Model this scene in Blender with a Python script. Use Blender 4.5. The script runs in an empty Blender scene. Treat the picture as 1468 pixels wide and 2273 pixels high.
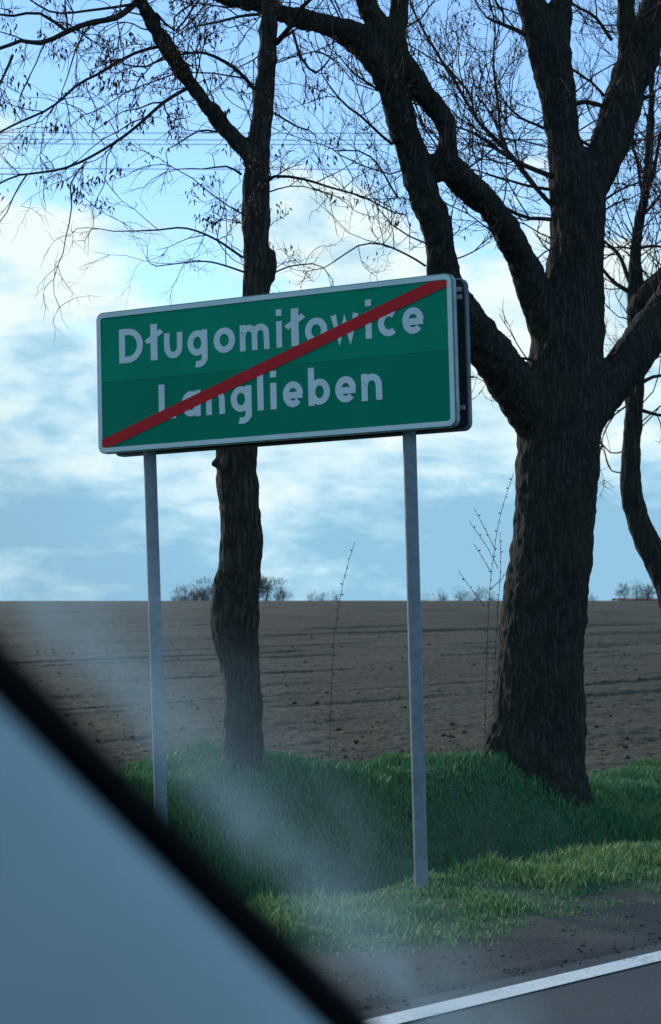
import bpy, bmesh, math, random
import numpy as np
from mathutils import Vector, Matrix

random.seed(7)
RNG = np.random.default_rng(7)
R = math.radians
scene = bpy.context.scene
COL = scene.collection

# ------------------------------------------------------------------ camera
F = 4500.0            # focal length in photograph pixels (1468 x 2273)
EYE = 1375.0          # photograph row of the eye level
PITCH = math.atan((EYE - 1136.5) / F)
CZ = 1.15
cam_d = bpy.data.cameras.new('camera')
cam = bpy.data.objects.new('camera', cam_d)
COL.objects.link(cam)
cam.location = (0, 0, CZ)
cam.rotation_euler = (R(90) + PITCH, 0, 0)
cam_d.sensor_fit = 'VERTICAL'
cam_d.sensor_height = 24.0
cam_d.lens = 24.0 * F / 2273.0
cam_d.clip_start = 0.05
cam_d.clip_end = 6000
cam_d.dof.use_dof = True
cam_d.dof.focus_distance = 9.3
cam_d.dof.aperture_fstop = 5.5
scene.camera = cam
scene.render.resolution_x = 661
scene.render.resolution_y = 1024

# ------------------------------------------------------------------ light
SUN_AZ = R(-38)       # left of the view direction (+Y), behind the trees
SUN_EL = R(20)
sun_dir = Vector((math.sin(SUN_AZ) * math.cos(SUN_EL), math.cos(SUN_AZ) * math.cos(SUN_EL), math.sin(SUN_EL)))
sl = bpy.data.lights.new('sun', 'SUN')
sl.energy = 1.5
sl.angle = R(10.0)
sl.color = (1.0, 0.95, 0.86)
so = bpy.data.objects.new('sun', sl)
COL.objects.link(so)
so.rotation_euler = sun_dir.to_track_quat('Z', 'Y').to_euler()

scene.view_settings.view_transform = 'Standard'
scene.view_settings.look = 'None'
scene.view_settings.gamma = 1.0
scene.view_settings.exposure = 1.0
scene.view_settings.use_curve_mapping = False
scene.cycles.transparent_max_bounces = 32


class NT:
    """tiny helper for node trees"""
    def __init__(self, tree):
        self.t = tree
        tree.nodes.clear()

    def n(self, typ, **kw):
        nd = self.t.nodes.new(typ)
        for k, v in kw.items():
            setattr(nd, k, v)
        return nd

    def l(self, a, b):
        self.t.links.new(a, b)

    def put(self, sock, v):
        if isinstance(v, bpy.types.NodeSocket):
            self.l(v, sock)
        else:
            sock.default_value = v

    def math(self, op, a, b=0.0, c=None, clamp=False):
        m = self.n('ShaderNodeMath', operation=op)
        m.use_clamp = clamp
        self.put(m.inputs[0], a)
        self.put(m.inputs[1], b)
        if c is not None:
            self.put(m.inputs[2], c)
        return m.outputs[0]

    def vmath(self, op, a, b=(0, 0, 0)):
        m = self.n('ShaderNodeVectorMath', operation=op)
        self.put(m.inputs[0], a)
        self.put(m.inputs[1], b)
        return m.outputs['Value'] if op in ('DOT_PRODUCT', 'LENGTH') else m.outputs[0]

    def noise(self, vec, scale, detail=4.0, rough=0.55, dist=0.0):
        m = self.n('ShaderNodeTexNoise')
        if vec is not None:
            self.l(vec, m.inputs['Vector'])
        m.inputs['Scale'].default_value = scale
        m.inputs['Detail'].default_value = detail
        m.inputs['Roughness'].default_value = rough
        m.inputs['Distortion'].default_value = dist
        return m.outputs[0]

    def ramp(self, fac, stops, interp='LINEAR'):
        m = self.n('ShaderNodeValToRGB')
        self.put(m.inputs[0], fac)
        cr = m.color_ramp
        cr.interpolation = interp
        while len(cr.elements) < len(stops):
            cr.elements.new(0.5)
        for e, (p, c) in zip(cr.elements, stops):
            e.position = p
            e.color = (c[0], c[1], c[2], 1.0) if hasattr(c, '__len__') else (c, c, c, 1.0)
        return m.outputs[0]

    def smooth(self, x, lo, hi):
        m = self.n('ShaderNodeMapRange', interpolation_type='SMOOTHSTEP')
        self.put(m.inputs[0], x)
        m.inputs[1].default_value = lo
        m.inputs[2].default_value = hi
        m.inputs[3].default_value = 0.0
        m.inputs[4].default_value = 1.0
        return m.outputs[0]

    def mix(self, fac, a, b):
        m = self.n('ShaderNodeMix', data_type='RGBA')
        self.put(m.inputs[0], fac)
        self.put(m.inputs[6], a if isinstance(a, bpy.types.NodeSocket) else (*a, 1.0))
        self.put(m.inputs[7], b if isinstance(b, bpy.types.NodeSocket) else (*b, 1.0))
        return m.outputs[2]

    def scalevec(self, vec, s):
        return self.vmath('MULTIPLY', vec, s)


# ------------------------------------------------------------------ sky with clouds
world = bpy.data.worlds.new('World')
scene.world = world
world.use_nodes = True
w = NT(world.node_tree)
sky = w.n('ShaderNodeTexSky', sky_type='NISHITA')
sky.sun_disc = False
sky.sun_elevation = SUN_EL
sky.sun_rotation = SUN_AZ
sky.altitude = 200
sky.air_density = 1.0
sky.dust_density = 0.0
sky.ozone_density = 4.0
bg_sky = w.n('ShaderNodeBackground')
w.l(sky.outputs[0], bg_sky.inputs[0])
bg_sky.inputs[1].default_value = 0.098
tc = w.n('ShaderNodeTexCoord')
d = tc.outputs['Generated']
sep = w.n('ShaderNodeSeparateXYZ')
w.l(d, sep.inputs[0])
el = sep.outputs['Z']
SKY_OFF = (1.68, 0.4, 0.335)
dd = w.vmath('ADD', d, SKY_OFF)
v1 = w.scalevec(dd, (1.0, 1.0, 1.7))
n_big = w.noise(v1, 6.5, 3.0, 0.50, 0.3)
n_det = w.noise(v1, 19.0, 9.0, 0.62, 0.35)
# share of cloud at each height above the horizon: haze bands low, a cumulus deck, broken above
cov = w.ramp(w.math('MULTIPLY', el, 2.0), [(0.0, 1.2), (0.06, 1.02), (0.13, 0.86), (0.20, 0.80), (0.30, 0.82), (0.37, 0.68), (0.43, 0.38), (0.52, 0.32), (1.0, 0.56)])
dens = w.math('ADD', w.math('MULTIPLY', w.math('SUBTRACT', n_big, 0.5), 1.5), cov)
dens = w.math('ADD', dens, w.math('MULTIPLY', w.math('SUBTRACT', n_det, 0.5), 0.75))
mask = w.smooth(dens, 0.50, 0.68)
v2 = w.vmath('ADD', w.scalevec(dd, (1.0, 1.0, 2.6)), (3.1, 0.0, 0.0))
n_sh = w.noise(v2, 9.0, 4.0, 0.55, 0.2)
n_sh2 = w.noise(v2, 30.0, 7.0, 0.6, 0.4)
sund = w.vmath('DOT_PRODUCT', d, tuple(sun_dir))
shade = w.math('ADD', w.math('MULTIPLY', w.math('SUBTRACT', n_sh, 0.5), 2.6), w.math('MULTIPLY', w.math('SUBTRACT', n_sh2, 0.5), 1.2))
shade = w.math('ADD', shade, 0.60)
shade = w.math('ADD', shade, w.math('MULTIPLY', w.math('SUBTRACT', sund, 0.75), 0.7))
lowk = w.smooth(el, 0.045, 0.10)
shade = w.math('ADD', shade, w.math('MULTIPLY', w.math('SUBTRACT', lowk, 0.70), 0.66))
ccol = w.ramp(shade, [(0.20, (0.21, 0.40, 0.55)), (0.45, (0.30, 0.50, 0.62)), (0.70, (0.46, 0.62, 0.69)), (1.12, (0.61, 0.70, 0.69))])
bg_cl = w.n('ShaderNodeBackground')
w.l(ccol, bg_cl.inputs[0])
bg_cl.inputs[1].default_value = 0.71
ms = w.n('ShaderNodeMixShader')
w.l(mask, ms.inputs[0])
w.l(bg_sky.outputs[0], ms.inputs[1])
w.l(bg_cl.outputs[0], ms.inputs[2])
wo = w.n('ShaderNodeOutputWorld')
w.l(ms.outputs[0], wo.inputs[0])


# ------------------------------------------------------------------ helpers
def at(px, py, Y):
    """photograph pixel -> point of the place at distance Y ahead"""
    cp, sp = math.cos(PITCH), math.sin(PITCH)
    a = (px - 734.0) / F
    b = (1136.5 - py) / F
    dx, dy, dz = a, cp - sp * b, sp + cp * b
    k = Y / dy
    return Vector((dx * k, Y, CZ + dz * k))


def tag(o, label=None, cat=None, group=None, kind=None):
    if label:
        o['label'] = label
    if cat:
        o['category'] = cat
    if group:
        o['group'] = group
    if kind:
        o['kind'] = kind
    return o


def empty(name, loc=(0, 0, 0)):
    o = bpy.data.objects.new(name, None)
    o.location = loc
    o.empty_display_size = 0.1
    COL.objects.link(o)
    return o


def link(name, me, mat=None, parent=None, smooth=False):
    if mat:
        me.materials.clear()
        me.materials.append(mat)
    if smooth:
        me.polygons.foreach_set('use_smooth', [True] * len(me.polygons))
    o = bpy.data.objects.new(name, me)
    COL.objects.link(o)
    if parent:
        o.parent = parent
        o.matrix_parent_inverse = Matrix.Translation(-Vector(parent.location)) if parent.type == 'EMPTY' else Matrix.Identity(4)
    return o


def mesh_np(name, verts, faces):
    """verts (n,3) array; faces (m,k) int array with constant k"""
    verts = np.asarray(verts, dtype=np.float32)
    faces = np.asarray(faces, dtype=np.int32)
    me = bpy.data.meshes.new(name)
    k = faces.shape[1]
    me.vertices.add(len(verts))
    me.vertices.foreach_set('co', verts.ravel())
    me.loops.add(faces.size)
    me.loops.foreach_set('vertex_index', faces.ravel())
    me.polygons.add(len(faces))
    me.polygons.foreach_set('loop_start', np.arange(0, faces.size, k, dtype=np.int32))
    me.update(calc_edges=True)
    me.validate()
    return me


def bm_mesh(name, bm):
    me = bpy.data.meshes.new(name)
    bm.normal_update()
    bm.to_mesh(me)
    bm.free()
    return me


def _hash(ix, iy, iz, seed):
    h = (ix * 374761393 + iy * 668265263 + iz * 2147483647 + seed * 1274126177) & 0xFFFFFFFF
    h = ((h ^ (h >> 13)) * 1274126177) & 0xFFFFFFFF
    h = h ^ (h >> 16)
    return (h & 0xFFFFFF) / float(0xFFFFFF)


def vnoise(x, y, z=0.0, seed=0):
    x, y = np.asarray(x, float), np.asarray(y, float)
    z = np.zeros_like(x) + z
    ix, iy, iz = np.floor(x).astype(np.int64), np.floor(y).astype(np.int64), np.floor(z).astype(np.int64)
    fx, fy, fz = x - ix, y - iy, z - iz
    fx, fy, fz = fx * fx * (3 - 2 * fx), fy * fy * (3 - 2 * fy), fz * fz * (3 - 2 * fz)
    r = 0
    for a in (0, 1):
        for b in (0, 1):
            for c in (0, 1):
                wgt = (fx if a else 1 - fx) * (fy if b else 1 - fy) * (fz if c else 1 - fz)
                r = r + wgt * _hash(ix + a, iy + b, iz + c, seed)
    return r * 2 - 1


def fbm(x, y, z=0.0, octaves=4, seed=0, gain=0.5):
    s, amp, tot = 0, 1.0, 0
    x, y, z = np.asarray(x, float), np.asarray(y, float), np.asarray(z, float)
    for o in range(octaves):
        s = s + amp * vnoise(x * 2 ** o, y * 2 ** o, z * 2 ** o, seed + o)
        tot += amp
        amp *= gain
    return s / tot


def sstep(a, b, x):
    t = np.clip((x - a) / (b - a), 0, 1)
    return t * t * (3 - 2 * t)


# ------------------------------------------------------------------ materials
def new_mat(name):
    m = bpy.data.materials.new(name)
    m.use_nodes = True
    t = NT(m.node_tree)
    out = t.n('ShaderNodeOutputMaterial')
    b = t.n('ShaderNodeBsdfPrincipled')
    t.l(b.outputs[0], out.inputs[0])
    return m, t, b, out


def bump(t, b, h, strength=0.3, dist=0.02):
    bn = t.n('ShaderNodeBump')
    bn.inputs['Strength'].default_value = strength
    bn.inputs['Distance'].default_value = dist
    t.l(h, bn.inputs['Height'])
    t.l(bn.outputs[0], b.inputs['Normal'])


def mat_noise(name, c1, c2, scale, rough=0.8, lo=0.35, hi=0.65, detail=5, stretch=(1, 1, 1), bstr=0.0, bscale=None, bdist=0.01, spec=0.3, metal=0.0):
    m, t, b, out = new_mat(name)
    tcn = t.n('ShaderNodeTexCoord')
    v = t.scalevec(tcn.outputs['Object'], stretch)
    n = t.noise(v, scale, detail)
    t.l(t.ramp(n, [(lo, c1), (hi, c2)]), b.inputs['Base Color'])
    b.inputs['Roughness'].default_value = rough
    b.inputs['Specular IOR Level'].default_value = spec
    b.inputs['Metallic'].default_value = metal
    if bstr:
        bump(t, b, t.noise(v, bscale or scale * 3, 6), bstr, bdist)
    return m


M = {}


def bark_mat(name, ca, cb, moss=(0.05, 0.05, 0.02)):
    m, t, b, out = new_mat(name)
    tcn = t.n('ShaderNodeTexCoord')
    ob_ = tcn.outputs['Object']
    warp = t.n('ShaderNodeTexNoise')
    warp.inputs['Scale'].default_value = 7.0
    warp.inputs['Detail'].default_value = 4.0
    t.l(ob_, warp.inputs['Vector'])
    wv_ = t.vmath('ADD', t.scalevec(ob_, (1, 1, 0.10)), t.scalevec(warp.outputs['Color'], (0.07, 0.07, 0.03)))
    vo = t.n('ShaderNodeTexVoronoi', feature='DISTANCE_TO_EDGE')
    vo.inputs['Scale'].default_value = 34.0
    t.l(wv_, vo.inputs['Vector'])
    n = t.noise(wv_, 60.0, 6, 0.7)
    crack = t.smooth(vo.outputs['Distance'], 0.0, 0.34)
    hgt = t.math('ADD', t.math('MULTIPLY', crack, 0.45), t.math('MULTIPLY', n, 0.8))
    n2 = t.noise(ob_, 3.0, 4)
    c = t.ramp(hgt, [(0.25, ca), (1.0, cb)])
    c = t.mix(t.math('MULTIPLY', t.smooth(n2, 0.52, 0.74), 0.6), c, moss)
    t.l(c, b.inputs['Base Color'])
    b.inputs['Roughness'].default_value = 0.95
    b.inputs['Specular IOR Level'].default_value = 0.12
    bump(t, b, hgt, 0.7, 0.025)
    return m


M['bark'] = bark_mat('bark', (0.020, 0.020, 0.018), (0.070, 0.064, 0.055))
M['bark_thin'] = bark_mat('bark_thin', (0.022, 0.02, 0.017), (0.10, 0.085, 0.068), (0.06, 0.06, 0.025))
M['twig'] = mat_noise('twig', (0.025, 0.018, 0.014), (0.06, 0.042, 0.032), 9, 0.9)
M['shoot'] = mat_noise('shoot_bark', (0.05, 0.045, 0.035), (0.08, 0.07, 0.055), 9, 0.9)
M['pod'] = mat_noise('pod', (0.035, 0.02, 0.014), (0.09, 0.05, 0.03), 30, 0.8)
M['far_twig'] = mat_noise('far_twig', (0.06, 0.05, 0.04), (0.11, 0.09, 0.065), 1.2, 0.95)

# grass: colour varies over the ground and between blades
m, t, b, out = new_mat('grass')
tcn = t.n('ShaderNodeTexCoord')
n1 = t.noise(tcn.outputs['Object'], 1.3, 4)
n2 = t.noise(tcn.outputs['Object'], 38.0, 2)
cg = t.ramp(n1, [(0.35, (0.050, 0.205, 0.098)), (0.60, (0.110, 0.245, 0.085))])
cg = t.mix(t.smooth(n2, 0.50, 0.75), cg, (0.21, 0.28, 0.085))
t.l(cg, b.inputs['Base Color'])
b.inputs['Roughness'].default_value = 0.6
b.inputs['Specular IOR Level'].default_value = 0.25
tr = t.n('ShaderNodeBsdfTranslucent')
t.l(cg, tr.inputs[0])
mx = t.n('ShaderNodeMixShader')
mx.inputs[0].default_value = 0.14
t.l(b.outputs[0], mx.inputs[1])
t.l(tr.outputs[0], mx.inputs[2])
t.l(mx.outputs[0], out.inputs[0])
M['grass'] = m
M['verge'] = mat_noise('verge_soil', (0.030, 0.070, 0.040), (0.055, 0.085, 0.050), 5, 0.95, bstr=0.5, bscale=40)
M['olive'] = mat_noise('olive_grass', (0.28, 0.36, 0.12), (0.45, 0.48, 0.17), 6, 0.7)
M['straw'] = mat_noise('straw', (0.16, 0.13, 0.07), (0.26, 0.21, 0.12), 20, 0.8)

# shoulder of trodden earth and grit
m, t, b, out = new_mat('shoulder_earth')
tcn = t.n('ShaderNodeTexCoord')
n1 = t.noise(tcn.outputs['Object'], 2.2, 6)
n2 = t.noise(tcn.outputs['Object'], 70.0, 4, 0.7)
cg = t.ramp(n1, [(0.35, (0.010, 0.018, 0.021)), (0.65, (0.021, 0.031, 0.033))])
cg = t.mix(t.smooth(n2, 0.58, 0.78), cg, (0.060, 0.070, 0.070))
t.l(cg, b.inputs['Base Color'])
b.inputs['Roughness'].default_value = 0.95
bump(t, b, n2, 0.7, 0.015)
M['shoulder'] = m

# asphalt
m, t, b, out = new_mat('asphalt')
tcn = t.n('ShaderNodeTexCoord')
n1 = t.noise(tcn.outputs['Object'], 1.1, 5)
n2 = t.noise(tcn.outputs['Object'], 160.0, 3, 0.7)
cg = t.ramp(n1, [(0.3, (0.025, 0.039, 0.046)), (0.7, (0.037, 0.054, 0.062))])
cg = t.mix(t.smooth(n2, 0.54, 0.70), cg, (0.13, 0.16, 0.17))
cg = t.mix(t.smooth(n2, 0.47, 0.30), cg, (0.022, 0.022, 0.025))
t.l(cg, b.inputs['Base Color'])
b.inputs['Roughness'].default_value = 0.8
b.inputs['Specular IOR Level'].default_value = 0.3
bump(t, b, n2, 0.6, 0.006)
M['asphalt'] = m

m, t, b, out = new_mat('road_paint')
tcn = t.n('ShaderNodeTexCoord')
n1 = t.noise(tcn.outputs['Object'], 45.0, 5, 0.7)
n2 = t.noise(tcn.outputs['Object'], 4.0, 4, 0.6)
wear = t.smooth(t.math('ADD', n1, t.math('MULTIPLY', n2, 0.6)), 0.80, 1.08)
t.l(t.mix(wear, (0.66, 0.69, 0.69), (0.20, 0.21, 0.21)), b.inputs['Base Color'])
b.inputs['Roughness'].default_value = 0.7
M['paint'] = m

# ploughed soil
m, t, b, out = new_mat('ploughed_soil')
tcn = t.n('ShaderNodeTexCoord')
n1 = t.noise(tcn.outputs['Object'], 0.35, 5)
n2 = t.noise(tcn.outputs['Object'], 14.0, 5, 0.7)
cg = t.ramp(n1, [(0.35, (0.066, 0.061, 0.045)), (0.65, (0.095, 0.087, 0.065))])
cg = t.mix(t.smooth(n2, 0.54, 0.74), cg, (0.17, 0.15, 0.115))
cg = t.mix(t.smooth(n2, 0.46, 0.28), cg, (0.030, 0.027, 0.020))
t.l(cg, b.inputs['Base Color'])
b.inputs['Roughness'].default_value = 0.95
b.inputs['Specular IOR Level'].default_value = 0.1
bump(t, b, n2, 0.8, 0.06)
M['soil'] = m

# sign
def sheet(name, col, rough, noise_amt=0.1, coat=0.0):
    m, t, b, out = new_mat(name)
    tcn = t.n('ShaderNodeTexCoord')
    n = t.noise(tcn.outputs['Object'], 3.0, 6, 0.6)
    dark = tuple(c * (1 - noise_amt * 2) for c in col)
    t.l(t.ramp(n, [(0.3, dark), (0.7, col)]), b.inputs['Base Color'])
    b.inputs['Roughness'].default_value = rough
    b.inputs['Specular IOR Level'].default_value = 0.10
    b.inputs['Coat Weight'].default_value = coat
    b.inputs['Coat Roughness'].default_value = 0.12
    return m


M['green_up'] = sheet('green_sheeting_sky_sheen', (0.0, 0.33, 0.175), 0.55, 0.08, 0.0)  # lighter green: the upper board's sky reflection is painted into its colour
M['green_low'] = sheet('green_sheeting_base', (0.0, 0.265, 0.145), 0.55, 0.06, 0.0)
M['white'] = sheet('white_sheeting', (0.80, 0.88, 0.84), 0.5, 0.05)
M['red'] = sheet('red_sheeting', (0.74, 0.03, 0.035), 0.5, 0.05)
M['zinc'] = mat_noise('galvanised_steel', (0.20, 0.22, 0.235), (0.27, 0.29, 0.31), 22, 0.6, metal=0.15, bstr=0.05, spec=0.4)
M['alu'] = mat_noise('weathered_aluminium', (0.30, 0.31, 0.32), (0.42, 0.43, 0.44), 12, 0.5, metal=0.3)
M['rear_alu'] = mat_noise('dull_aluminium', (0.14, 0.15, 0.16), (0.20, 0.21, 0.22), 12, 0.6, metal=0.2)
M['sign_back'] = mat_noise('grey_back_plate', (0.045, 0.05, 0.055), (0.075, 0.08, 0.085), 8, 0.55)

# car
M['rubber'] = mat_noise('seal_rubber', (0.003, 0.003, 0.004), (0.006, 0.006, 0.007), 50, 0.85, spec=0.08)
m, t, b, out = new_mat('pillar_fabric')
tcn = t.n('ShaderNodeTexCoord')
n1 = t.noise(tcn.outputs['Object'], 900.0, 2)
n2 = t.noise(tcn.outputs['Object'], 12.0, 3)
t.l(t.ramp(n2, [(0.3, (0.58, 0.66, 0.67)), (0.7, (0.62, 0.70, 0.71))]), b.inputs['Base Color'])
b.inputs['Roughness'].default_value = 0.9
bump(t, b, n1, 0.3, 0.001)
M['trim'] = m

# ------------------------------------------------------------------ ground
# road frame: u runs along the road, v away from it to the left of the carriageway
UX = Vector((0.652, 0.758))
VX = Vector((-0.758, 0.652))
E0 = at(840, 2248, 1.15 * F / (2248 - EYE))   # the edge line
V_LINE = E0.x * VX.x + E0.y * VX.y


def uv_xy(u, v):
    return u * UX.x + v * VX.x, u * UX.y + v * VX.y


def xy_uv(x, y):
    return x * UX.x + y * UX.y, x * VX.x + y * VX.y


RU = np.array([-30, 0, 4, 6.4, 7.12, 7.77, 8.2, 8.47, 8.82, 9.06, 9.36, 9.9, 10.3, 10.6, 10.97, 12, 16, 22, 60])
RZ = np.array([.3, .3, .34, .37, .39, .45, .39, .31, .29, .32, .36, .28, .18, .13, .07, .04, .08, .2, .2])
_g = np.linspace(-30, 60, 1801)
_r = np.interp(_g, RU, RZ)
_k = np.hanning(15)
_k /= _k.sum()
_r = np.convolve(np.pad(_r, 7, mode='edge'), _k, mode='valid')


def ridge(u):
    return np.interp(u, _g, _r)


def field_h(x, y):
    x, y = np.asarray(x, float), np.asarray(y, float)
    yy = np.clip(y, 8, None)
    z = -0.10 + 0.0220 * (yy - 11)
    z = np.where(yy > 110, z - 0.00045 * (yy - 110) ** 2, z)
    z = np.maximum(z, -6)
    z = z + 0.05 * vnoise(x * 0.05, y * 0.05, 0, 91) * sstep(40, 110, yy)
    z = z + 0.0006 * np.clip(x, -120, 120) * sstep(20, 110, yy)
    return z


def bank_h(u, v):
    """height of the verge, ditch and bank"""
    u, v = np.asarray(u, float), np.asarray(v, float)
    z = -0.006 + 0.02 * sstep(V_LINE + .5, V_LINE + 1.2, v)
    z = z - 0.40 * sstep(5.40, 5.95, v)
    z = z + (ridge(u) + 0.38) * sstep(5.88, 7.02, v)
    x_, y_ = uv_xy(u, v)
    bk = field_h(x_, y_) + 0.03 - 0.25 * sstep(8.40, 8.80, v)
    kb = sstep(7.5, 8.35, v)
    z = z * (1 - kb) + bk * kb
    amp = sstep(V_LINE + .4, 5.0, v)
    z = z + amp * (0.045 * fbm(u * 1.6, v * 1.6, 0, 3, 11) + 0.022 * fbm(u * 5, v * 5, 0, 3, 5))
    return z


def strip(name, u0, u1, nu, v0, v1, nv, hf, mat):
    uu, vv = np.meshgrid(np.linspace(u0, u1, nu), np.linspace(v0, v1, nv))
    x, y = uv_xy(uu, vv)
    z = hf(uu, vv)
    P = np.stack([x, y, z], -1).reshape(-1, 3)
    i = np.arange(nu * nv).reshape(nv, nu)
    fcs = np.stack([i[:-1, :-1], i[:-1, 1:], i[1:, 1:], i[1:, :-1]], -1).reshape(-1, 4)
    return link(name, mesh_np(name, P, fcs), mat, None, True)


# the wide ground under everything, out to the horizon
n = 9
gv = [(-4000, -4000, -6.5), (4000, -4000, -6.5), (4000, 5000, -6.5), (-4000, 5000, -6.5)]
o = link('ground', mesh_np('ground', gv, [(0, 1, 2, 3)]), M['soil'])
tag(o, 'distant farmland plain', None, None, 'structure')

o = strip('road', -40, 70, 111, -4.6, V_LINE + 0.10, 12, lambda u, v: -0.0 * u, M['asphalt'])
tag(o, 'dark grey asphalt road', None, None, 'structure')
o = strip('edge_line', -40, 70, 221, V_LINE - 0.108, V_LINE, 2, lambda u, v: 0.004 + 0 * u, M['paint'])
tag(o, 'solid white painted edge line along the asphalt', None, None, 'structure')
o = strip('road_shoulder', -40, 70, 900, V_LINE + 0.08, V_LINE + 1.3, 40,
          lambda u, v: -0.012 + 0.014 * sstep(V_LINE + .08, V_LINE + .2, v) + 0.010 * fbm(u * 6, v * 6, 0, 4, 3) * sstep(V_LINE + .1, V_LINE + .3, v), M['shoulder'])
tag(o, 'trodden earth shoulder between asphalt and grass', None, None, 'structure')
o = strip('verge', -6, 40, 700, V_LINE + 0.55, 9.0, 140, bank_h, M['verge'])
tag(o, 'grassy verge and bank beside the road', None, None, 'structure')
o = strip('far_verge', -40, 70, 60, -30, -4.55, 20, lambda u, v: -0.03 + 0 * u, M['verge'])
tag(o, 'verge on the other side of the road', None, None, 'structure')

# ploughed field rising to a low crest: a fan that is fine near and coarse far away
NR, NC = 760, 520
ys = np.concatenate([8.5 * (130 / 8.5) ** np.linspace(0, 1, NR), np.linspace(133, 420, 60)])
ta = np.tan(np.radians(np.concatenate([np.linspace(-55, -16, 40)[:-1], np.linspace(-16, 16, NC), np.linspace(16, 55, 40)[1:]])))
YY, TT = np.meshgrid(ys, ta, indexing='ij')
XX = TT * YY
uu, vv = xy_uv(XX, YY)
zz = field_h(XX, YY)
fade = 1 - sstep(60, 125, YY)
fur = vnoise(vv * 0.95 + 0.6 * fbm(uu * 0.05, vv * 0.1, 0, 2, 40), uu * 0.03, 0, 21)
fur2 = vnoise(vv * 2.9, uu * 0.10, 0, 22)
zz = zz + fade * (0.045 * np.clip(fur, -1, .5) + 0.018 * fur2)
trench = np.clip(1 - np.abs(vnoise(vv * 0.85 + 0.25 * fbm(uu * .12, vv * .2, 0, 2, 44), uu * 0.012, 0, 33)) * 7, 0, 1)
trench = trench * sstep(-.25, .25, vnoise(uu * .22, vv * .5, 0, 36))
zz = zz - fade * 0.10 * trench
zz = zz + fade * (0.018 * fbm(uu * 0.9, vv * 4.5, 0, 3, 25, 0.7) + 0.021 * fbm(uu * 7, vv * 20, 0, 3, 29))
inside = sstep(8.8, 9.7, vv)
zz = zz - 0.30 * (1 - sstep(8.15, 8.5, vv))
P = np.stack([XX, YY, zz], -1).reshape(-1, 3)
nr, nc = YY.shape
i = np.arange(nr * nc).reshape(nr, nc)
fcs = np.stack([i[:-1, :-1], i[:-1, 1:], i[1:, 1:], i[1:, :-1]], -1)
keep = (vv[:-1, :-1] > 7.9) & (vv[1:, 1:] > 7.9)
fcs = fcs[keep].reshape(-1, 4)
o = link('field', mesh_np('field', P, fcs), M['soil'])
tag(o, 'brown ploughed field rising to a low crest', None, None, 'structure')

# loose clods on the field, too many to count
nclod = 1500
yy = 12.5 * (60 / 12.5) ** RNG.random(nclod)
xx = yy * (RNG.random(nclod) - 0.5) * 0.62
uu, vv = xy_uv(xx, yy)
ok = vv > 8.6
xx, yy, uu, vv = xx[ok], yy[ok], uu[ok], vv[ok]
zz = field_h(xx, yy)
fur = vnoise(vv * 0.95 + 0.6 * fbm(uu * 0.05, vv * 0.1, 0, 2, 40), uu * 0.03, 0, 21)
zz = zz + 0.045 * np.clip(fur, -1, .5) + 0.008
octv = np.array([(1, 0, 0), (-1, 0, 0), (0, 1, 0), (0, -1, 0), (0, 0, 1), (0, 0, -1)], float)
octf = np.array([(0, 2, 4), (2, 1, 4), (1, 3, 4), (3, 0, 4), (2, 0, 5), (1, 2, 5), (3, 1, 5), (0, 3, 5)])
sz = 0.010 + 0.028 * RNG.random(len(xx)) ** 3
V = octv[None] * sz[:, None, None] * (0.6 + 0.8 * RNG.random((len(xx), 6, 1))) * np.array([1.2, 1.2, 0.8])
ang = RNG.random(len(xx)) * 6.28
ca, sa = np.cos(ang)[:, None], np.sin(ang)[:, None]
V = np.stack([V[..., 0] * ca - V[..., 1] * sa, V[..., 0] * sa + V[..., 1] * ca, V[..., 2]], -1) + np.stack([xx, yy, zz], -1)[:, None]
Fc = (octf[None] + (np.arange(len(xx)) * 6)[:, None, None]).reshape(-1, 3)
o = link('soil_clods', mesh_np('soil_clods', V.reshape(-1, 3), Fc), M['soil'])
tag(o, 'loose brown clods scattered over the ploughed field', 'clods', None, 'stuff')


# ------------------------------------------------------------------ grass
def blades(name, label, u0, u1, v0, v1, count, hmin, hmax, dens, mat, cat='grass', wid=0.0045, lean=0.45):
    u = u0 + (u1 - u0) * RNG.random(count)
    v = v0 + (v1 - v0) * RNG.random(count)
    k = RNG.random(count) < dens(u, v)
    u, v = u[k], v[k]
    x, y = uv_xy(u, v)
    z = bank_h(u, v)
    nb = len(u)
    tuft = 0.40 + 1.5 * sstep(-.6, .9, fbm(u * 3.4, v * 3.4, 0, 3, 77, .65))
    h = (hmin + (hmax - hmin) * RNG.random(nb)) * tuft
    h = h * (0.40 + 0.60 * sstep(V_LINE + .55, V_LINE + 1.6, v))          # kept short and trodden beside the road
    a = RNG.random(nb) * 6.283
    la = RNG.random(nb) * 6.283
    ll = h * lean * (0.3 + RNG.random(nb))
    wx, wy = np.cos(a) * wid * (0.6 + .8 * RNG.random(nb)), np.sin(a) * wid
    base = np.stack([x, y, z - 0.01], -1)
    wv = np.stack([wx, wy, 0 * wx], -1)
    mid = base + np.stack([np.cos(la) * ll * .35, np.sin(la) * ll * .35, h * .6], -1)
    tip = base + np.stack([np.cos(la) * ll, np.sin(la) * ll, h * (1 - .12 * lean)], -1)
    V = np.stack([base - wv, base + wv, mid + wv * .7, mid - wv * .7, tip], 1).reshape(-1, 3)
    i0 = (np.arange(nb) * 5)[:, None]
    Fc = np.concatenate([i0 + np.array([[0, 1, 2]]), i0 + np.array([[0, 2, 3]]), i0 + np.array([[3, 2, 4]])], 0)
    o = link(name, mesh_np(name, V, Fc), mat)
    return tag(o, label, cat, None, 'stuff')


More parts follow.
